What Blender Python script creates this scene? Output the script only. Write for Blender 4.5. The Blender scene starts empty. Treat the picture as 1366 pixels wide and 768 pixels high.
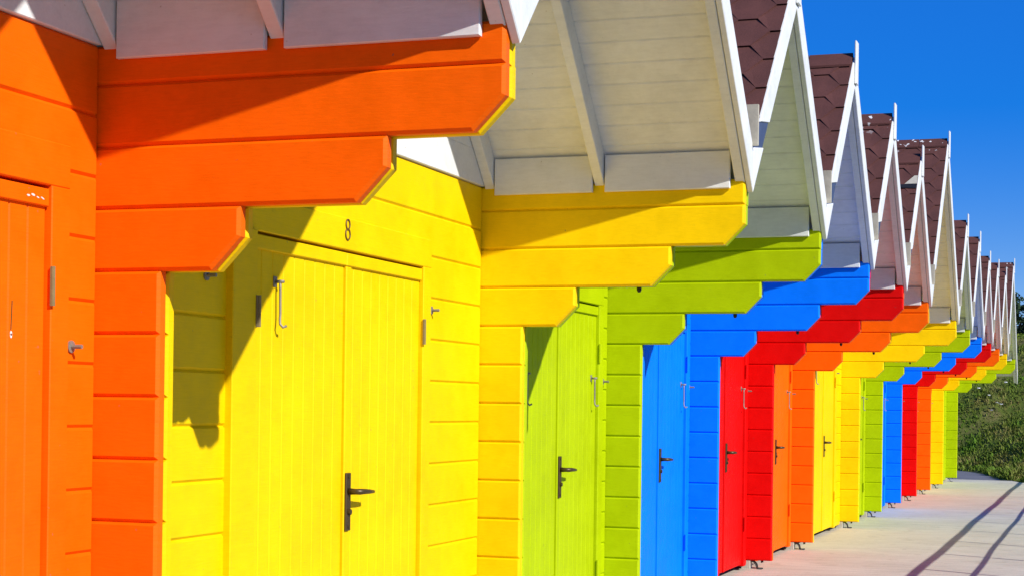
import bpy, math, random
from mathutils import Vector, Matrix
import numpy as np
random.seed(11)
C = bpy.context.scene.collection
R = math.radians

# ------------------------------------------------------------------ measured layout (metres)
XR = [0.0, 3.138, 5.253, 7.352, 9.411, 11.479, 14.62, 16.695, 18.808, 20.80, 22.924, 25.175, 28.167]  # face of each right wall
XL0 = -2.10
TW = 0.044            # wall plank thickness
B = 0.175             # plank pitch
P0, P1, P2, P3 = 0.2022, 0.4496, 0.8823, 1.2125
CW, CH = 0.0887, 0.0908
Z1 = 9 * B            # top of the short wall ends, underside of the lowest corbel
ZT = 2.21             # wall plate top
SL = 0.985            # roof slope
ZV = 2.155            # lower tip of the bargeboards in the valley
GZ = -0.07            # promenade level
YB = 2.40             # back of the huts

# ------------------------------------------------------------------ mesh helper
class MB:
    def __init__(s): s.v = []; s.f = []
    def add(s, vs, fs):
        n = len(s.v); s.v += [tuple(p) for p in vs]; s.f += [tuple(i + n for i in f) for f in fs]
    def box(s, x0, x1, y0, y1, z0, z1, bv=0.0):
        s.prism([(x0, z0), (x1, z0), (x1, z1), (x0, z1)], 'y', y0, y1, bv)
    def prism(s, pts, axis, a0, a1, bv=0.0):
        area = sum(pts[i][0] * pts[(i + 1) % len(pts)][1] - pts[(i + 1) % len(pts)][0] * pts[i][1] for i in range(len(pts)))
        if area < 0: pts = pts[::-1]
        def m(p, a):
            return (a, p[0], p[1]) if axis == 'x' else ((p[0], a, p[1]) if axis == 'y' else (p[0], p[1], a))
        if bv > 0:
            ins = inset(pts, bv)
            rings = [[m(p, a0) for p in ins], [m(p, a0 + bv) for p in pts], [m(p, a1 - bv) for p in pts], [m(p, a1) for p in ins]]
        else:
            rings = [[m(p, a0) for p in pts], [m(p, a1) for p in pts]]
        k = len(pts); vs = [p for r in rings for p in r]; fs = []
        for r in range(len(rings) - 1):
            for i in range(k):
                j = (i + 1) % k
                fs.append((r * k + i, r * k + j, (r + 1) * k + j, (r + 1) * k + i))
        fs.append(tuple(range(k))[::-1]); fs.append(tuple(range((len(rings) - 1) * k, len(rings) * k)))
        s.add(vs, fs)
    def tube(s, path, rad, n=10, cap=True):
        path = [Vector(p) for p in path]; rings = []; prev = None
        rr = rad if isinstance(rad, (list, tuple)) else [rad] * len(path)
        for i, p in enumerate(path):
            d = (path[min(i + 1, len(path) - 1)] - path[max(i - 1, 0)]).normalized()
            if prev is None:
                u = d.orthogonal().normalized()
            else:
                u = (prev - d * prev.dot(d)).normalized()
            prev = u; w = d.cross(u)
            rings.append([p + (u * math.cos(2 * math.pi * k / n) + w * math.sin(2 * math.pi * k / n)) * rr[i] for k in range(n)])
        vs = [q for r in rings for q in r]; fs = []
        for r in range(len(rings) - 1):
            for k in range(n):
                j = (k + 1) % n
                fs.append((r * n + k, r * n + j, (r + 1) * n + j, (r + 1) * n + k))
        if cap:
            fs.append(tuple(range(n))[::-1]); fs.append(tuple(range((len(rings) - 1) * n, len(rings) * n)))
        s.add(vs, fs)
    def build(s, name, m, parent=None, off=(0, 0, 0), smooth=False):
        me = bpy.data.meshes.new(name)
        ox, oy, oz = off
        me.from_pydata([(a - ox, b - oy, c - oz) for a, b, c in s.v], [], s.f)
        me.update()
        import bmesh
        bm = bmesh.new(); bm.from_mesh(me); bmesh.ops.recalc_face_normals(bm, faces=bm.faces); bm.to_mesh(me); bm.free()
        if smooth:
            me.polygons.foreach_set('use_smooth', [True] * len(me.polygons))
        me.materials.append(m)
        o = bpy.data.objects.new(name, me); C.objects.link(o)
        if parent is not None: o.parent = parent
        return o

def inset(pts, d):
    n = len(pts); out = []
    for i in range(n):
        p0, p1, p2 = Vector(pts[i - 1]), Vector(pts[i]), Vector(pts[(i + 1) % n])
        e1 = (p1 - p0).normalized(); e2 = (p2 - p1).normalized()
        n1 = Vector((-e1.y, e1.x)); n2 = Vector((-e2.y, e2.x))
        k = 1 + n1.dot(n2)
        q = p1 + (n1 + n2) * (d / max(k, 0.2))
        out.append((q.x, q.y))
    return out

def thing(name, label, cat, loc=(0, 0, 0), group=None):
    o = bpy.data.objects.new(name, None); C.objects.link(o); o.location = loc
    o.empty_display_size = 0.2
    tag(o, label, cat, group); return o
def tag(o, label, cat, group=None):
    o['label'] = label; o['category'] = cat
    if group: o['group'] = group
def structure(o): o['kind'] = 'structure'; return o

# ------------------------------------------------------------------ materials
def newmat(name):
    m = bpy.data.materials.new(name); m.use_nodes = True
    nt = m.node_tree; b = nt.nodes['Principled BSDF']
    return m, nt, b
def coords(nt, scale, kind='Object'):
    tc = nt.nodes.new('ShaderNodeTexCoord'); mp = nt.nodes.new('ShaderNodeMapping')
    mp.inputs['Scale'].default_value = scale
    nt.links.new(tc.outputs[kind], mp.inputs['Vector']); return mp.outputs['Vector']
def noise(nt, vec, scale, detail=4, rough=0.55):
    n = nt.nodes.new('ShaderNodeTexNoise'); n.inputs['Scale'].default_value = scale
    n.inputs['Detail'].default_value = detail; n.inputs['Roughness'].default_value = rough
    if vec is not None: nt.links.new(vec, n.inputs['Vector'])
    return n.outputs['Fac']
def ramp(nt, fac, stops):
    r = nt.nodes.new('ShaderNodeValToRGB'); e = r.color_ramp.elements
    e[0].position, e[0].color = stops[0][0], (*stops[0][1], 1)
    e[1].position, e[1].color = stops[-1][0], (*stops[-1][1], 1)
    for p, c in stops[1:-1]:
        q = e.new(p); q.color = (*c, 1)
    nt.links.new(fac, r.inputs['Fac']); return r.outputs['Color']
def mix(nt, fac, a, b, mode='MIX'):
    m = nt.nodes.new('ShaderNodeMix'); m.data_type = 'RGBA'; m.blend_type = mode
    for s, v in ((0, fac), (6, a), (7, b)):
        if isinstance(v, bpy.types.NodeSocket): nt.links.new(v, m.inputs[s])
        elif s == 0: m.inputs[0].default_value = v
        else: m.inputs[s].default_value = (*v, 1)
    return m.outputs[2]
def bump(nt, b, h, strength=0.1, dist=0.01):
    bp = nt.nodes.new('ShaderNodeBump'); bp.inputs['Strength'].default_value = strength
    bp.inputs['Distance'].default_value = dist
    nt.links.new(h, bp.inputs['Height']); nt.links.new(bp.outputs['Normal'], b.inputs['Normal'])

def paint(name, col, rough=0.5, grain=(0.6, 1.0, 9.0), dirt=(0.12, 0.10, 0.08), specks=0.5):
    m, nt, b = newmat(name)
    v = coords(nt, (1, 1, 1)); g = coords(nt, grain)
    big = noise(nt, v, 1.7, 4, 0.6); fine = noise(nt, g, 22, 6, 0.7); sp = noise(nt, v, 46, 2, 0.5)
    blot = noise(nt, v, 7.5, 5, 0.7); nick = noise(nt, v, 21, 3, 0.75)
    lo = tuple(c * 0.88 for c in col)
    c1 = mix(nt, ramp(nt, big, [(0.32, (0, 0, 0)), (0.62, (1, 1, 1))]), lo, col)
    c1 = mix(nt, 0.55, c1, ramp(nt, blot, [(0.34, (0.86,) * 3), (0.56, (1, 1, 1))]), 'MULTIPLY')
    f2 = ramp(nt, fine, [(0.28, (0.86,) * 3), (0.58, (1, 1, 1))])
    c2 = mix(nt, 0.6, c1, f2, 'MULTIPLY')
    nk = ramp(nt, nick, [(0.735, (0, 0, 0)), (0.76, (specks * 0.7,) * 3)])
    c2 = mix(nt, nk, c2, tuple(0.45 * c + 0.02 for c in col))
    spm = ramp(nt, sp, [(0.755, (0, 0, 0)), (0.80, (specks,) * 3)])
    c3 = mix(nt, spm, c2, dirt)
    rr = ramp(nt, blot, [(0.3, (rough - 0.08,) * 3), (0.7, (rough + 0.12,) * 3)])
    nt.links.new(rr, b.inputs['Roughness'])
    nt.links.new(c3, b.inputs['Base Color'])
    b.inputs['Specular IOR Level'].default_value = 0.10
    bump(nt, b, fine, 0.16, 0.008)
    return m
PAINTS = {
 'orange': ((0.92, 0.130, 0.0003)),
 'yellow': ((0.87, 0.58, 0.0003)),
 'lime':   ((0.42, 0.53, 0.0004)),
 'blue':   ((0.0004, 0.195, 0.92)),
 'red':    ((0.70, 0.002, 0.0015)),
}
MP = {k: paint('paint_' + k, v) for k, v in PAINTS.items()}
WHITE = paint('paint_white', (0.74, 0.75, 0.73), 0.5, (3, 0.6, 3), (0.30, 0.22, 0.13), 0.5)
def metal(name, col, rough, met=0.9):
    m, nt, b = newmat(name); v = coords(nt, (1, 1, 1)); n = noise(nt, v, 60, 3)
    nt.links.new(mix(nt, n, tuple(c * 0.6 for c in col), col), b.inputs['Base Color'])
    b.inputs['Roughness'].default_value = rough; b.inputs['Metallic'].default_value = met
    return m
BRONZE = metal('dark_bronze', (0.085, 0.055, 0.018), 0.42, 0.4)
BLACK = metal('black_steel', (0.03, 0.028, 0.026), 0.5, 0.5)
ZINC = metal('galvanised_steel', (0.30, 0.27, 0.22), 0.55, 0.35)
HINGE = metal('hinge_steel', (0.24, 0.18, 0.07), 0.75, 0.0)
BROWN = metal('brown_number', (0.16, 0.085, 0.01), 0.5, 0.0)
RAIL = metal('railing_paint', (0.55, 0.56, 0.56), 0.45, 0.0)

m, nt, b = newmat('lead_gutter'); GUT = m
v = coords(nt, (1, 1, 1)); n1 = noise(nt, v, 14, 5, 0.7)
nt.links.new(ramp(nt, n1, [(0.3, (0.33, 0.30, 0.23)), (0.7, (0.46, 0.42, 0.33))]), b.inputs['Base Color']); b.inputs['Roughness'].default_value = 0.8
bump(nt, b, n1, 0.3, 0.01)

m, nt, b = newmat('lead_and_notch_shade'); LEAD_SHADE = m  # blue-grey shade painted for the bargeboard gap, also lead of the valley gutter
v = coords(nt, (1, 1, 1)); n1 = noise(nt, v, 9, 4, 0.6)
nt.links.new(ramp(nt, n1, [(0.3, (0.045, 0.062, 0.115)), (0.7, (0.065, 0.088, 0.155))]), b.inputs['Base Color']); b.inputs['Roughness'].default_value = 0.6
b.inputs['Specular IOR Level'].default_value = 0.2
def shingle(name, splats):
    m, nt, b = newmat(name)
    v = coords(nt, (1, 1, 1)); big = noise(nt, v, 5, 4); gran = noise(nt, v, 260, 2, 0.7)
    c = ramp(nt, big, [(0.3, (0.080, 0.029, 0.023)), (0.7, (0.118, 0.042, 0.033))])
    c = mix(nt, 0.75, c, ramp(nt, gran, [(0.3, (0.45, 0.45, 0.45)), (0.7, (1.25, 1.25, 1.25))]), 'MULTIPLY')
    if splats:   # bird lime spattered on the ridge
        sp = noise(nt, v, 19, 2, 0.5); sz = nt.nodes.new('ShaderNodeSeparateXYZ')
        tc = nt.nodes.new('ShaderNodeTexCoord'); nt.links.new(tc.outputs['Object'], sz.inputs[0])
        mr = nt.nodes.new('ShaderNodeMapRange'); mr.inputs[1].default_value = splats - 0.16; mr.inputs[2].default_value = splats + 0.02
        nt.links.new(sz.outputs['Z'], mr.inputs[0])
        spm = ramp(nt, sp, [(0.65, (0, 0, 0)), (0.67, (1, 1, 1))])
        mm = nt.nodes.new('ShaderNodeMath'); mm.operation = 'MULTIPLY'
        nt.links.new(spm, mm.inputs[0]); nt.links.new(mr.outputs[0], mm.inputs[1])
        c = mix(nt, mm.outputs[0], c, (0.72, 0.71, 0.68))
    nt.links.new(c, b.inputs['Base Color']); b.inputs['Roughness'].default_value = 0.85
    b.inputs['Specular IOR Level'].default_value = 0.25
    bump(nt, b, gran, 0.5, 0.004)
    return m
SHINGLE = shingle('roof_shingle', 0)

m, nt, b = newmat('promenade_concrete'); CONC = m
v = coords(nt, (1, 1, 1)); st = coords(nt, (7, 0.55, 1))
a1 = noise(nt, v, 1.1, 5, 0.6); a2 = noise(nt, st, 3.0, 5, 0.7); a3 = noise(nt, v, 90, 3, 0.7)
c = ramp(nt, a1, [(0.3, (0.49, 0.455, 0.355)), (0.7, (0.57, 0.54, 0.435))])
c = mix(nt, 0.75, c, ramp(nt, a2, [(0.32, (0.70, 0.69, 0.68)), (0.60, (1, 1, 1))]), 'MULTIPLY')
c = mix(nt, 0.6, c, ramp(nt, a3, [(0.3, (0.72, 0.72, 0.72)), (0.65, (1.05, 1.05, 1.05))]), 'MULTIPLY')
st2 = noise(nt, v, 4.5, 5, 0.75)
c = mix(nt, 0.8, c, ramp(nt, st2, [(0.30, (0.72, 0.70, 0.66)), (0.44, (1, 1, 1))]), 'MULTIPLY')
nt.links.new(c, b.inputs['Base Color']); b.inputs['Roughness'].default_value = 0.7; b.inputs['Specular IOR Level'].default_value = 0.35
bump(nt, b, a3, 0.35, 0.004)

m, nt, b = newmat('asphalt'); ASPH = m
v = coords(nt, (1, 1, 1)); a1 = noise(nt, v, 2, 4); a3 = noise(nt, v, 120, 3, 0.7)
c = mix(nt, 0.7, ramp(nt, a1, [(0.3, (0.10, 0.105, 0.12)), (0.7, (0.15, 0.15, 0.165))]), ramp(nt, a3, [(0.3, (0.6,) * 3), (0.7, (1.2,) * 3)]), 'MULTIPLY')
nt.links.new(c, b.inputs['Base Color']); b.inputs['Roughness'].default_value = 0.85; bump(nt, b, a3, 0.4, 0.005)

def grassmat(name, stops, sc=0.9):
    m, nt, b = newmat(name)
    v = coords(nt, (1, 1, 1)); a1 = noise(nt, v, sc, 5, 0.65); a2 = noise(nt, v, 9, 4, 0.7)
    c = ramp(nt, a1, stops)
    c = mix(nt, 0.6, c, ramp(nt, a2, [(0.3, (0.55, 0.55, 0.55)), (0.7, (1.35, 1.35, 1.2))]), 'MULTIPLY')
    nt.links.new(c, b.inputs['Base Color']); b.inputs['Roughness'].default_value = 0.8
    b.inputs['Specular IOR Level'].default_value = 0.15
    return m
TURF = grassmat('turf', [(0.34, (0.060, 0.095, 0.010)), (0.48, (0.09, 0.115, 0.018)), (0.62, (0.14, 0.115, 0.045))])
FIELD = grassmat('field', [(0.3, (0.05, 0.075, 0.02)), (0.7, (0.10, 0.10, 0.045))], 0.2)
BLADE = grassmat('grass_blades', [(0.36, (0.085, 0.175, 0.012)), (0.50, (0.13, 0.18, 0.022)), (0.64, (0.21, 0.175, 0.06))], 1.1)
LEAF = grassmat('shrub_leaf', [(0.3, (0.010, 0.026, 0.010)), (0.7, (0.030, 0.055, 0.016))], 3)
BARK = grassmat('bark', [(0.3, (0.06, 0.045, 0.03)), (0.7, (0.11, 0.085, 0.06))], 6)
PETAL, nt, b = newmat('white_petal'); b.inputs['Base Color'].default_value = (0.75, 0.75, 0.70, 1)
v = coords(nt, (1, 1, 1)); nt.links.new(ramp(nt, noise(nt, v, 30), [(0.3, (0.62, 0.62, 0.58)), (0.7, (0.8, 0.8, 0.76))]), b.inputs['Base Color'])

# ------------------------------------------------------------------ the beach huts
HEXF, HEXD, HEXE = 0.095, 0.075, 0.117     # hexagonal shingle: flat, diagonal run, exposure (along the slope)
def shingles(side, xe, ze, xr, y0, y1, base):
    """side -1 = slope falling to -X. xe,ze eave point on the deck; xr ridge x."""
    mb = MB(); L = abs(xr - xe) * math.sqrt(1 + SL * SL); n = int(L / HEXE) + 1
    sx = (xr - xe) / abs(xr - xe); u = Vector((sx, 0, SL)).normalized(); nrm = Vector((-sx * SL, 0, 1)).normalized()
    E = Vector((xe, 0, ze))
    per = 2 * (HEXF + HEXD)
    for k in range(-1, n):
        s0 = k * HEXE
        ys = []; ph = (per / 2 if k % 2 else 0) - 0.045
        y = y0 + ph - per
        while y < y1 + per:
            ys += [(y, 0.0), (y + HEXF, 0.0), (y + HEXF + HEXD, HEXE), (y + 2 * HEXF + HEXD, HEXE)]
            y += per
        pts = []
        for i in range(len(ys) - 1):
            (ya, sa), (yb, sb) = ys[i], ys[i + 1]
            if yb <= y0 or ya >= y1: continue
            if ya < y0: sa += (sb - sa) * (y0 - ya) / (yb - ya); ya = y0
            if yb > y1: sb = sa + (sb - sa) * (y1 - ya) / (yb - ya); yb = y1
            if not pts: pts.append((ya, sa))
            pts.append((yb, sb))
        top = min(s0 + 2.25 * HEXE, L)
        low = [(yy, min(max(s0 + ss, 0.0), L)) for yy, ss in pts]
        vs = []; fs = []
        jit = random.uniform(-0.0012, 0.0012)
        for yy, ss in low:
            P = E + u * ss + Vector((0, yy, 0)); T = E + u * max(top, ss) + Vector((0, yy, 0))
            vs += [P + nrm * (0.010 + jit), P - nrm * 0.004, T + nrm * 0.001]
        for i in range(len(low) - 1):
            a, c = 3 * i, 3 * i + 3
            fs += [(a, c, c + 2, a + 2), (a, a + 1, c + 1, c)]
        mb.add(vs, fs)
    return mb

def make_hut(i, colour, label):
    xv0 = (XL0 if i == 0 else XR[i - 1]) + 0.045          # valley lines left and right
    xv1 = XR[i] + 0.045
    xl = xv0 + 0.001; xr = XR[i]                           # left wall starts, right wall starts
    xm = (xv0 + xv1) / 2; hw = (xv1 - xv0) / 2
    last = i == 12
    ext = 0.41 if last else 0.0
    M = MP[colour]
    off = (xm, 0, GZ)
    T = thing('beach_hut', label, 'beach hut', off, 'beach huts in the row along the promenade')
    def bld(mb, name, mat, parent=T, **k): return mb.build(name, mat, parent, off, **k)
    # side walls of stacked planks, three stepped corbels under the eaves
    for x0 in (xl, xr):
        x1 = x0 + TW - 0.001
        mb = MB()
        for n in range(9):
            mb.prism([(-P0, n * B), (YB, n * B), (YB, (n + 1) * B), (-P0, (n + 1) * B)], 'x', x0, x1, 0.0088)
        mb.prism([(-P3, Z1 + 3 * B), (YB, Z1 + 3 * B), (YB, ZT), (-P3, ZT)], 'x', x0, x1, 0.0088)
        w = bld(mb, 'side_wall', M)
        for k, p in enumerate((P1, P2, P3)):
            z = Z1 + k * B; mb = MB(); q = p + random.uniform(-0.004, 0.004)
            mb.prism([(-q, z + CH), (-(q - CW), z), (YB, z), (YB, z + B), (-q, z + B)], 'x', x0, x1, 0.0095)
            cb = bld(mb, 'corbel', M, w)
        if x0 == xl and i > 1:      # peg left under the middle corbel
            mb = MB(); mb.tube([(x0 + 0.03, -0.725, Z1 + B + 0.004), (x0 + 0.03, -0.725, Z1 + B - 0.012), (x0 + 0.03, -0.725, Z1 + B - 0.022)], [0.011, 0.011, 0.006], 10)
            bld(mb, 'peg', BLACK)
        # small steel feet under the wall end
        mb = MB(); mb.box(x0 + 0.004, x1 - 0.004, -0.03, 0.045, GZ, -0.003, 0.004); bld(mb, 'foot_block', CONC)
        mb = MB()
        mb.tube([(x0 + 0.015, -0.035, -0.004), (x0 + 0.012, -0.055, -0.010), (x0 + 0.008, -0.075, -0.030), (x0 + 0.006, -0.085, GZ + 0.006), (x0 + 0.006, -0.125, GZ + 0.006)], 0.0055, 8)
        mb.tube([(x0 + 0.02, -0.12, 0.002), (x0 + 0.02, -0.12, -0.018)], 0.006, 8)
        bld(mb, 'foot_strap', BLACK, smooth=True)
    # doors and frame
    fx0, fx1 = xl + TW, xr
    if i in (1, 6, 12): cm = xr - 1.471; lw = 0.75
    else: cm = xr - 0.965; lw = 0.73
    cm += {2: 0.03, 3: 0.08, 4: 0.07, 5: 0.085, 6: 0.20}.get(i, 0.0)
    dl, dr = cm - lw, cm + lw
    DT = 1.787; DB = -0.035
    # front wall: planks half a course out of step with the side walls
    mb = MB(); z = -0.035; edges = [z] + [0.0875 + B * n for n in range(12)] + [ZT]
    edges = [e for e in edges if e <= ZT]
    for a, c in zip(edges[:-1], edges[1:]):
        spans = [(fx0, fx1)] if a > 1.80 else [(fx0, dl - 0.02), (dr + 0.02, fx1)]
        for s0, s1 in spans:
            mb.prism([(s0, a), (s1, a), (s1, c), (s0, c)], 'y', 0.0, 0.044, 0.0085)
    bld(mb, 'front_wall', M)
    mb = MB(); mb.box(fx0, fx1, YB - 0.05, YB, GZ, ZT); bld(mb, 'back_wall', M)
    mb = MB()
    jl = 0.165 if i in (1, 6, 12) else 0.11
    mb.prism([(dl - jl, DB), (dl, DB), (dl, DT), (dl - jl, DT)], 'y', -0.026, 0.05, 0.003)
    mb.prism([(dr, DB), (dr + 0.085, DB), (dr + 0.085, DT), (dr, DT)], 'y', -0.012, 0.05, 0.003)
    mb.prism([(dl - jl, DT), (dr + 0.085, DT), (dr + 0.085, 1.905), (dl - jl, 1.905)], 'y', -0.012, 0.05, 0.003)
    mb.box(dl - 0.01, dr + 0.01, 0.045, 0.06, DB, DT)      # rebate behind the leaves
    bld(mb, 'door_frame', M)
    for s in (0, 1):
        a, c = (dl + 0.004, cm - 0.002) if s == 0 else (cm + 0.002, dr - 0.004)
        mb = MB(); nb = 9; w = (c - a) / nb
        for k in range(nb):
            mb.prism([(a + k * w, DB + 0.012), (a + (k + 1) * w, DB + 0.012), (a + (k + 1) * w, 1.735), (a + k * w, 1.735)], 'y', 0.006, 0.038, 0.0045)
        mb.prism([(a, 1.729), (c, 1.729), (c, DT - 0.010), (a, DT - 0.010)], 'y', -0.006, 0.038, 0.003)
        if s == 0: mb.box(a + 0.002, a + 0.022, 0.0, 0.02, DB + 0.014, 1.727, 0.004)
        if s == 1: mb.box(cm + 0.0025, cm + 0.047, -0.004, 0.02, DB + 0.014, 1.727, 0.004)
        d = bld(mb, 'door', M)
        # hinges
        for hz in (0.25, 1.465):
            mb = MB(); hx = dl + 0.001 if s == 0 else dr - 0.001
            mb.box(hx - (0.012 if s == 0 else 0.006), hx + (0.012 if s == 0 else 0.006), -0.0315 if s == 0 else -0.0165, -0.012, hz, hz + 0.105, 0.001)
            hy = -0.033 if s == 0 else -0.018; mb.tube([(hx, hy, hz), (hx, hy, hz + 0.105)], 0.0065, 8)
            bld(mb, 'hinge', HINGE if (hz > 1 and i < 2) else M, d)
        if s == 1:      # lever handle on a long back plate
            px = cm + 0.026; zc = 0.885
            mb = MB(); mb.box(px - 0.021, px + 0.021, -0.013, -0.004, 0.737, 0.955, 0.003)
            for zz in (0.752, 0.94): mb.tube([(px, -0.0125, zz), (px, -0.0155, zz)], 0.006, 8)
            mb.tube([(px, -0.0125, 0.808), (px, -0.023, 0.808)], 0.011, 12)
            pl = bld(mb, 'door_handle', BRONZE, d)
            lv = MB(); lv.tube([(px, -0.012, zc), (px, -0.045, zc), (px + 0.004, -0.058, zc), (px + 0.03, -0.063, zc), (px + 0.075, -0.064, zc - 0.002), (px + 0.118, -0.062, zc - 0.004)], [0.013, 0.011, 0.0115, 0.0105, 0.009, 0.0065], 12)
            n = len(pl.data.vertices)
            lo = bld(lv, 'lever', BRONZE, d, smooth=True)
        # cabin hook hung on the door and its eye on the wall
        wide = i in (1, 6, 12)
        ht = 1.628 if wide else 1.375
        hx = (dl + 0.185) if s == 0 else (dr - 0.10)
        if not (wide and s == 1) and not (i == 0 and s == 1):
            mb = MB(); yy = -0.016
            mb.tube([(hx, 0.004, ht), (hx, yy - 0.014, ht)], 0.0055, 8)
            mb.box(hx - 0.012, hx + 0.012, 0.002, 0.0065, ht - 0.018, ht + 0.018, 0.001)
            mb.tube([(hx, yy, ht + 0.006), (hx, yy, ht - 0.025), (hx + 0.002, yy, ht - 0.11), (hx, yy, ht - 0.13), (hx - 0.006, yy - 0.004, ht - 0.145), (hx, yy - 0.012, ht - 0.156), (hx + 0.008, yy - 0.022, ht - 0.150)], 0.0046, 8)
            bld(mb, 'cabin_hook', ZINC, d, smooth=True)
        ex = (dl - 0.30 if wide else dl - 0.14) if s == 0 else dr + 0.11
        mb = MB(); ez = ht - 0.015
        mb.tube([(ex, -0.0005, ez), (ex, -0.006, ez)], 0.017, 14)
        mb.tube([(ex, -0.004, ez), (ex, -0.038, ez)], 0.006, 8)
        bld(mb, 'hook_pin', ZINC, T)
    if i == 1:      # the number over the door
        mb = MB(); nx = cm - 0.015
        for cz, ax, az in ((1.8815, 0.0165, 0.0185), (1.8445, 0.0195, 0.0205)):
            mb.tube([(nx + ax * math.cos(t), -0.0145, cz + az * math.sin(t)) for t in [2 * math.pi * k / 24 for k in range(25)]], 0.0031, 8)
        bld(mb, 'house_number', BROWN, T, smooth=True)
    if i == 0:      # knocks in the paint of the near door
        mb = MB(); nx = dr
        mb.prism([(nx - 0.150, 1.470), (nx - 0.146, 1.470), (nx - 0.150, 1.395), (nx - 0.1535, 1.393)], 'y', 0.0046, 0.0056)
        bld(mb, 'paint_scrape', BROWN, T)
        mb = MB()
        for q in range(4):
            cx = nx - 0.10 + 0.021 * q; cz = 1.752 + random.uniform(-0.004, 0.004); r = random.uniform(0.003, 0.0062)
            mb.prism([(cx + r * 1.5 * math.cos(t + .3 * q), cz + r * .6 * math.sin(t)) for t in [k * math.pi / 3 for k in range(6)]], 'y', -0.0072, -0.0058)
        bld(mb, 'paint_chip', WHITE, T); mb = MB()
        for q in range(2):
            cx = nx - 0.151; cz = 1.385 - 0.006 * q
            mb.prism([(cx + 0.004 * math.cos(t), cz + .007 * math.sin(t)) for t in [k * math.pi / 3 for k in range(6)]], 'y', 0.0046, 0.0058)
        bld(mb, 'paint_chip', WHITE, T)
    # white gable boarding
    zpk = ZV + SL * hw
    mb = MB(); zz = ZT + 0.001; k = 0; HB = 0.152
    def half_at(z): return hw - (z - (ZV + 0.135)) / SL
    while half_at(zz) > 0.03:
        z2 = min(zz + HB, ZV + 0.135 + SL * hw - 0.005)
        ha, hb = min(half_at(zz), hw - 0.05), max(min(half_at(z2), hw - 0.05), 0.004)
        mb.prism([(xm - ha, zz), (xm + ha, zz), (xm + hb, z2), (xm - hb, z2)], 'y', -0.012, 0.024, 0.003)
        zz = z2
        if z2 > ZV + 0.135 + SL * hw - 0.02: break
    bld(mb, 'gable_boarding', WHITE)
    # roof
    YF = -1.214
    for s in (-1, 1):
        xv = xv0 if s < 0 else xv1
        e = ext if s > 0 else 0.0
        def X(d): return xv - s * d           # d = distance from the valley line towards the ridge
        def Z(d, o): return ZV + SL * d + o
        d0 = 0.004 - e
        g = 0.001
        # soffit boards with V joints, their backs are the roof deck
        step = 0.107 / math.sqrt(1 + SL * SL); pts = []; d = d0
        while d < hw - 0.004:
            d2 = min(d + step, hw - 0.002)
            pts += [(X(d + 0.0035), Z(d + 0.0035, 0.135)), (X(d2 - 0.0035), Z(d2 - 0.0035, 0.135)), (X(d2), Z(d2, 0.141))]
            d = d2
        poly = pts + [(X(hw - 0.001), Z(hw - 0.001, 0.176)), (X(d0), Z(d0, 0.176))]
        mb = MB(); mb.prism(poly, 'y', YF, YB + 0.08)
        bld(mb, 'soffit', WHITE)
        for (ya, yb) in ((YF + 0.003, -1.168), (-0.580, -0.535), (-0.060, -0.014)):
            mb = MB(); a = 0.02 - e; c = hw - 0.003
            mb.prism([(X(a), Z(a, 0.0)), (X(c), Z(c, 0.0)), (X(c), Z(c, 0.134)), (X(a), Z(a, 0.134))], 'y', ya, yb, 0.003)
            bld(mb, 'rafter', WHITE)
        # boards closing the eaves between the rafters, standing on the inside of the wall
        for (ya, yb) in ((-1.150, -0.586), (-0.529, -0.066)):
            mb = MB(); wx = (xr - 0.022, xr - 0.002) if s > 0 else (xl + TW + 0.002, xl + TW + 0.022)
            dd = abs((wx[0] if s > 0 else wx[1]) - xv)
            mb.prism([(ya, 2.168), (yb, 2.168), (yb, Z(dd, 0.132) - 0.022), (ya, Z(dd, 0.132) - 0.022)], 'x', wx[0], wx[1], 0.003)
            bld(mb, 'eaves_board', WHITE)
        # shingles
        q = 0.180
        mb = shingles(s, X(d0), Z(d0, q), X(hw - 0.002), YF - 0.016, YB + 0.08, off)
        mat = SHING[i]
        bld(mb, 'roof_slope', mat)
        # bargeboard
        mb = MB(); a = 0.001 - e; c = hw - 0.0005
        if s < 0 and i > 0:      # cut back over the gutter, gap filled with a board painted as shade
            za, zb = 2.352, 2.487
            def D(z, o): return (z - ZV - o) / SL
            mb.prism([(X(D(zb + .03, 0)), zb + .03), (X(c), Z(c, 0)), (X(c), Z(c, 0.182)), (X(D(zb, 0.182)), zb)], 'y', -1.240, YF, 0.003)
            bg_ = bld(mb, 'bargeboard', WHITE)
            mb = MB(); mb.prism([(X(a), Z(a, 0)), (X(D(za + .03, 0)), za + .03), (X(D(za, 0.182)), za), (X(a), Z(a, 0.182))], 'y', -1.240, YF, 0.003)
            bld(mb, 'valley_board', WHITE, bg_)
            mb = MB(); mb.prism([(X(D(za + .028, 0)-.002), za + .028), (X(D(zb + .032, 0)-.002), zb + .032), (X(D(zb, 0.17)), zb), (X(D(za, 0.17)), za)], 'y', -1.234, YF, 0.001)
            bld(mb, 'notch_shade_board', LEAD_SHADE, bg_)
        else:
            mb.prism([(X(a), Z(a, 0)), (X(c), Z(c, 0)), (X(c), Z(c, 0.182)), (X(a), Z(a, 0.182))], 'y', -1.240, YF, 0.003)
            bld(mb, 'bargeboard', WHITE)
    # ridge cap pieces
    mb = MB(); zr = ZV + SL * hw + 0.200; y = YF - 0.012; k = 0
    while y < YB:
        y2 = y + 0.27; h = 0.010
        for s in (-1, 1):
            mb.prism([(xm, zr + h), (xm + s * 0.085, zr + h - SL * 0.085), (xm + s * 0.085, zr - 0.003 - SL * 0.085), (xm, zr - 0.003)], 'y', y, y2 - 0.004 + (k % 2) * 0.002, 0.0015)
        y = y2; k += 1
    bld(mb, 'ridge_cap', SHING[i])
    mb = MB(); zi = ZV + SL * hw
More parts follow.
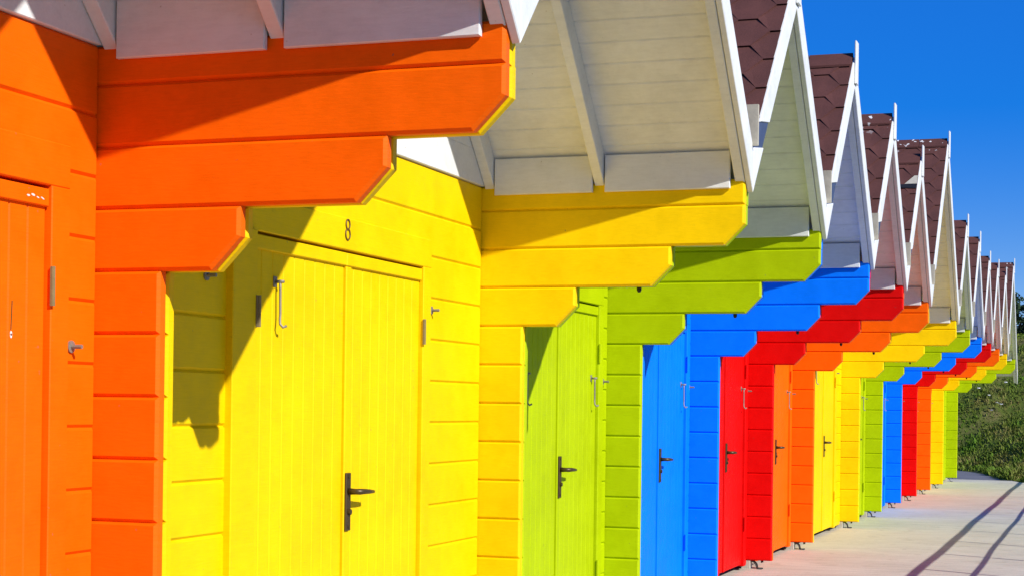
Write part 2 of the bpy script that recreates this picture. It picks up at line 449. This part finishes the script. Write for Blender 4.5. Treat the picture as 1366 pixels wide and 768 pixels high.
    mb.prism([(xm - 0.045, zi + 0.015), (xm + 0.045, zi + 0.015), (xm + 0.045, zi + 0.275), (xm - 0.045, zi + 0.275)], 'y', -1.254, -1.2412, 0.003)
    bld(mb, 'finial', WHITE)
    # grey spout of the valley gutter
    if not last:
        mb = MB(); mb.box(xv1 - 0.033, xv1 - 0.019, -1.266, YB, 2.352, 2.532, 0.002)
        bld(mb, 'gutter_board', GUT)
        mb = MB(); mb.box(xv1 - 0.018, xv1 + 0.03, -1.212, YB, 2.346, 2.36, 0.002)
        bld(mb, 'valley_gutter', LEAD_SHADE)
    if i == 5:      # torn shingle showing the grey felt
        sx = Vector((1, 0, SL)).normalized(); nr = Vector((-SL, 0, 1)).normalized()
        def on(d, y, h): 
            p = Vector((xv0 + d, y, ZV + SL * d + 0.184)) + nr * h
            return p
        mb = MB()
        ps = [on(0.757, -1.128, 0.013), on(0.757, -1.228, 0.013), on(0.835, -1.228, 0.013), on(0.835, -1.200, 0.013)]
        mb.add(ps + [p - nr * 0.004 for p in ps], [(0, 1, 2, 3), (7, 6, 5, 4), (0, 4, 5, 1), (1, 5, 6, 2), (2, 6, 7, 3), (3, 7, 4, 0)])
        fb = MB(); ps = [on(0.722, -1.10, 0.012), on(0.715, -1.228, 0.012), on(0.755, -1.228, 0.012), on(0.755, -1.09, 0.012)]
        fb.add(ps + [p - nr * 0.004 for p in ps], [(0, 1, 2, 3), (7, 6, 5, 4), (0, 4, 5, 1), (1, 5, 6, 2), (2, 6, 7, 3), (3, 7, 4, 0)])
        bld(fb, 'bare_felt', BLACK)
        bld(mb, 'torn_shingle', GUT)
    return T

COLS = ['orange', 'yellow', 'lime', 'blue', 'red', 'orange', 'yellow', 'lime', 'blue', 'red', 'orange', 'yellow', 'lime']
LABELS = [
 'orange beach hut nearest the camera, cut off by the left edge of the photo',
 'wide yellow beach hut with the brown number 8 above its double door',
 'lime green beach hut right beside the wide yellow hut numbered 8',
 'blue beach hut between the nearest lime green hut and the nearest red hut',
 'nearer of the two red beach huts, between a blue hut and an orange one',
 'orange beach hut in mid row with a torn grey shingle on its brown roof',
 'taller wide yellow beach hut in mid row, its roof ridge spattered white',
 'lime green beach hut just past the taller yellow hut in mid row',
 'farther of the two blue beach huts, past the lime green hut in mid row',
 'farther of the two red beach huts, third smallest strip of roof from the blue one',
 'farthest of the three orange beach huts, just past the farther red one',
 'farthest of the three yellow beach huts, next to the last lime green hut',
 'last lime green beach hut at the far end of the row beside the grassy bank',
]
LABELS[9] = 'farther of the two red beach huts, between the far blue and far orange ones'
SHING = {}
for i in range(13):
    hw = (XR[i] - (XL0 if i == 0 else XR[i - 1])) / 2
    if i in (4, 6, 12): SHING[i] = shingle('roof_shingle_spattered_%d' % i, ZV + SL * hw + 0.18 - GZ)
    else: SHING[i] = SHINGLE
for i in range(13): make_hut(i, COLS[i], LABELS[i])

# ------------------------------------------------------------------ promenade railing on the seaward edge (its shadow falls on the paving)
YRL = -2.75; HR = 1.10; HM = 0.765; PX0 = 4.45 ; PSP = 1.62
RT = thing('promenade_railing', 'slim two rail promenade railing whose shadow lines cross the concrete paving', 'railing', (PX0, YRL, GZ))
roff = (PX0, YRL, GZ)
np_ = 16
def wob(x, k): return 0.003 * math.sin(x * 2.1 + k) + 0.006 * math.sin(x * 0.83 + 2 * k) 
for h, r, k in ((HR, 0.027, 0.4), (HM, 0.017, 1.7)):
    mb = MB(); n = 120
    mb.tube([(PX0 - 0.05 + (np_ - 1) * PSP * t / n + 0.1 * t / n, YRL, GZ + h + wob(PX0 + (np_ - 1) * PSP * t / n, k)) for t in range(n + 1)], r, 10)
    mb.build('rail', RAIL, RT, roff, smooth=True)
for k in range(np_):
    mb = MB(); x = PX0 + k * PSP
    mb.tube([(x, YRL, GZ), (x, YRL, GZ + HR - 0.01)], 0.021, 10); mb.tube([(x, YRL, GZ), (x, YRL, GZ + 0.012)], 0.05, 12)
    mb.build('post', RAIL, RT, roff)

# ------------------------------------------------------------------ ground, promenade, path
def sheet(name, pts, z, mat, thick=0.0):
    mb = MB()
    if thick: mb.prism(pts, 'z', z - thick, z, 0.012)
    else: mb.add([(x, y, z) for x, y in pts], [tuple(range(len(pts)))])
    return structure(mb.build(name, mat))
sheet('ground', [(-600, -600), (600, -600), (600, 600), (-600, 600)], -0.16, FIELD)
sheet('promenade', [(-14, -3.3), (27.9, -3.3), (28.6, -1.34), (29.35, -1.13), (29.75, 2.6), (-14, 2.6)], GZ, CONC, 0.085)
sheet('asphalt_path', [(29.2, -3.6), (60, -3.6), (60, 12), (29.2, 12), (29.2, 2.7), (-14, 2.7), (-14, 12), (-14.1, 12.1), (70, 12.1), (70, -3.7)], -0.125, ASPH) if False else \
sheet('asphalt_path', [(27.5, -1.6), (40, -1.6), (40, 9), (27.5, 9)], -0.112, ASPH)

# bank beyond the end of the row
BC = [(28.3, -6.0), (28.45, -2.6), (28.7, -1.75), (29.2, -1.24), (29.95, -0.98), (32.4, -0.56), (34.8, -0.12), (35.8, 0.5), (36.4, 3.0), (37, 14)]
def bank_dist(x, y):
    best = 1e9; sgn = 1
    for (ax, ay), (bx, by) in zip(BC[:-1], BC[1:]):
        dx, dy = bx - ax, by - ay
        t = max(0, min(1, ((x - ax) * dx + (y - ay) * dy) / (dx * dx + dy * dy)))
        qx, qy = ax + t * dx - x, ay + t * dy - y
        d = math.hypot(qx, qy)
        if d < best:
            best = d; sgn = 1 if (dx * (y - ay) - dy * (x - ax)) < 0 else -1
    return best * sgn
def hnoise(x, y):
    return 0.10 * math.sin(1.3 * x + 0.7 * y) + 0.07 * math.sin(2.9 * y - 1.1 * x) + 0.05 * math.sin(4.1 * x + 3.3 * y) 
def bank_z(x, y):
    d = bank_dist(x, y)
    if d < 0: return -0.15
    t = min(d / 6.6, 1.0)
    h = 3.35 * (0.55 * t + 0.45 * t * t * (3 - 2 * t)) + 0.05 * max(d - 6.6, 0)
    return -0.10 + h + hnoise(x, y) * min(d / 1.0, 1.0)
gx = [27.5 + 0.3 * k for k in range(66)] + [48 + 1.5 * k for k in range(30)]
gy = [-30 + 1.5 * k for k in range(17)] + [-5.0 + 0.25 * k for k in range(44)] + [6.5 + 1.5 * k for k in range(20)]
vs = [(x, y, bank_z(x, y)) for x in gx for y in gy]; fs = []
ny = len(gy)
for a in range(len(gx) - 1):
    for c in range(ny - 1):
        q = (a * ny + c, a * ny + c + 1, (a + 1) * ny + c + 1, (a + 1) * ny + c)
        if max(vs[k][2] for k in q) > -0.12: fs.append(q)
mb = MB(); mb.v = vs; mb.f = fs
structure(mb.build('grassy_bank', TURF, smooth=True))

# grass on the bank: one mesh of blades
rng = random.Random(5); vs = []; fs = []
def blade(x, y, z, h, w, a, lean):
    n = len(vs); ca, sa = math.cos(a), math.sin(a)
    lx, ly = lean * h * math.cos(a + 1.4), lean * h * math.sin(a + 1.4)
    vs.extend([(x - ca * w, y - sa * w, z - 0.02), (x + ca * w, y + sa * w, z - 0.02),
               (x + ca * w * .7 + lx * .45, y + sa * w * .7 + ly * .45, z + h * .62), (x - ca * w * .7 + lx * .45, y - sa * w * .7 + ly * .45, z + h * .62),
               (x + lx, y + ly, z + h)])
    fs.extend([(n, n + 1, n + 2, n + 3), (n + 3, n + 2, n + 4)])
cnt = 0
while cnt < 26000:
    x = 28.3 + 18 * rng.random() ** 1.2; y = -2.8 + 6.0 * rng.random()
    yl = -2.67 + 0.034 * (x + 4.13); yh = -2.67 + 0.092 * (x + 4.13)
    if not (yl < y < yh): continue
    d = bank_dist(x, y)
    if d < 0.02: continue
    z = bank_z(x, y)
    cl = 0.5 + 0.5 * math.sin(2.3 * x + 5.1 * y) * math.sin(3.7 * y - 1.9 * x)
    h = (0.03 + 0.12 * rng.random() ** 1.7 * (0.4 + cl)) * max(0.35, 1.0 - 0.11 * d)
    blade(x, y, z, h, rng.uniform(0.006, 0.022), rng.uniform(0, 2 * math.pi), rng.uniform(0.3, 1.5)); cnt += 1
mb = MB(); mb.v = vs; mb.f = fs
g = mb.build('grass', BLADE); g['kind'] = 'stuff'

# white flowers on the bank
def bank_hit(u_dir, v_dir):    # walks a sight line from the camera point to the bank
    p = Vector((-4.1296, -2.6738, 1.2107)); d = Vector((1, u_dir, v_dir)); t = 30.0
    while t < 60:
        q = p + d * t
        if bank_dist(q.x, q.y) > 0 and bank_z(q.x, q.y) > q.z: return q
        t += 0.02
    return p + d * 40
flower = None
for k, (du, dv) in enumerate(((0.0650, 0.0085), (0.0555, 0.0003), (0.0540, -0.0002), (0.0525, -0.0006), (0.0590, 0.0045), (0.0570, -0.004), (0.050, 0.012))):
    q = bank_hit(du, dv)
    if flower is None:
        t = thing('wildflower', 'tiny white wildflower dotting the green grassy bank', 'flower', q, 'white wildflowers on the grassy bank')
        mb = MB(); mb.tube([(0, 0, -0.03), (0, 0.01, 0.14), (-0.02, 0.0, 0.22)], 0.004, 6); mb.build('stem', BLADE, t)
        mb = MB()
        for a in range(7):
            an = a * 0.9; c = Vector((-0.02 + 0.022 * math.cos(an), 0.022 * math.sin(an), 0.225 + 0.006 * (a % 3)))
            mb.add([c + Vector((-0.02, -0.014, 0)), c + Vector((0.0, -0.018, 0.014)), c + Vector((0.016, 0, 0.004)), c + Vector((0, 0.018, 0.014)), c + Vector((-0.018, 0.012, 0.01))], [(0, 1, 2, 3, 4)])
        mb.build('petals', PETAL, t); flower = t
    else:
        r = flower.copy(); C.objects.link(r); r.location = q; r.rotation_euler = (0, 0, k)
        for ch in list(flower.children):
            c = ch.copy(); C.objects.link(c); c.parent = r

# dark shrubs on top of the bank
def shrub(x, y, w, h, label, seed):
    rg = random.Random(seed); z = bank_z(x, y) - 0.22
    t = thing('shrub', label, 'shrub', (x, y, z))
    mb = MB()
    tips = []
    for k in range(9):
        a = rg.uniform(0, 6.28); r = w * rg.uniform(.2, .75); tip = Vector((r * math.cos(a), r * math.sin(a), h * rg.uniform(.55, .9)))
        mb.tube([(0.05 * math.cos(a), 0.05 * math.sin(a), 0), tip * .45 + Vector((0, 0, .06)), tip], [0.03, 0.02, 0.006], 6); tips.append(tip)
    mb.build('stem', BARK, t)
    mb = MB()
    for k in range(46): 
        a = rg.uniform(0, 6.28); r = w * math.sqrt(rg.random()); tips.append(Vector((r * math.cos(a), r * math.sin(a), h * (0.12 + 0.8 * rg.random() * math.sqrt(max(0.05, 1 - (r / w) ** 2))))))
    for tip in tips:
        cr = rg.uniform(.10, .24)
        for q in range(110):
            d = Vector((rg.gauss(0, 1), rg.gauss(0, 1), rg.gauss(0, .8))).normalized() * cr * rg.random() ** .4
            p = tip + d; s = rg.uniform(.03, .065)
            u = Vector((rg.gauss(0, 1), rg.gauss(0, 1), rg.gauss(0, 1))).normalized(); w2 = u.orthogonal().normalized()
            mb.add([p - u * s, p + w2 * s * .5, p + u * s, p - w2 * s * .5], [(0, 1, 2, 3)])
    mb.build('foliage', LEAF, t)
shrub(43.6, -0.45, 1.25, 1.35, 'dark green shrub on the bank top just right of the last roof gable', 3)

# ------------------------------------------------------------------ light
SUN = Vector((-0.643, -1.235, 0.942)).normalized()
el = math.asin(SUN.z); az = math.atan2(SUN.x, SUN.y)
w = bpy.data.worlds.new('World'); bpy.context.scene.world = w; w.use_nodes = True
nt = w.node_tree; bg = nt.nodes['Background']
sky = nt.nodes.new('ShaderNodeTexSky'); sky.sky_type = 'NISHITA'; sky.sun_disc = False
sky.sun_elevation = el; sky.sun_rotation = az
sky.altitude = 600; sky.air_density = 1.0; sky.dust_density = 0.0; sky.ozone_density = 4.0
def vscale(sock, k):
    n = nt.nodes.new('ShaderNodeVectorMath'); n.operation = 'SCALE'; n.inputs['Scale'].default_value = k
    nt.links.new(sock, n.inputs[0]); return n.outputs[0]
hs = nt.nodes.new('ShaderNodeHueSaturation'); hs.inputs['Saturation'].default_value = 1.58; hs.inputs['Hue'].default_value = 0.526
nt.links.new(sky.outputs['Color'], hs.inputs['Color'])
nt.links.new(mix(nt, 0.55, vscale(hs.outputs['Color'], 1.12), (0.15, 1.45, 5.7)), bg.inputs['Color']); bg.inputs['Strength'].default_value = 0.10
sl = bpy.data.lights.new('sun', 'SUN'); sl.energy = 4.6; sl.angle = R(0.53); sl.color = (1.0, 0.975, 0.93)
so = bpy.data.objects.new('sun', sl); C.objects.link(so)
so.rotation_euler = SUN.to_track_quat('Z', 'Y').to_euler(); so.location = (-10, -20, 15)

# ------------------------------------------------------------------ camera
yaw, pitch, roll = 1.2374, 0.0029, 0.0128
fwd = Vector((math.sin(yaw), math.cos(yaw), 0)); right = Vector((math.cos(yaw), -math.sin(yaw), 0)); up = Vector((0, 0, 1))
f2 = fwd * math.cos(pitch) + up * math.sin(pitch); u2 = -fwd * math.sin(pitch) + up * math.cos(pitch)
r3 = right * math.cos(roll) + u2 * math.sin(roll); u3 = -right * math.sin(roll) + u2 * math.cos(roll)
mat = Matrix((r3, u3, -f2)).transposed().to_4x4(); mat.translation = Vector((-4.1296, -2.6738, 1.2107))
cam = bpy.data.cameras.new('camera'); co = bpy.data.objects.new('camera', cam); C.objects.link(co)
co.matrix_world = mat
cam.sensor_width = 36; cam.lens = 2262.2 / 1366 * 36; cam.shift_y = 151.43 / 1366
cam.clip_start = 0.05; cam.clip_end = 2000
sc = bpy.context.scene; sc.camera = co
sc.render.resolution_x, sc.render.resolution_y = 1024, 575
sc.view_settings.view_transform = 'Standard'; sc.view_settings.look = 'None'
sc.view_settings.exposure = 0.36; sc.view_settings.gamma = 1
sc.cycles.max_bounces = 10; sc.cycles.diffuse_bounces = 7; sc.cycles.glossy_bounces = 3
sc.cycles.use_denoising = True
sc.cycles.sample_clamp_indirect = 6
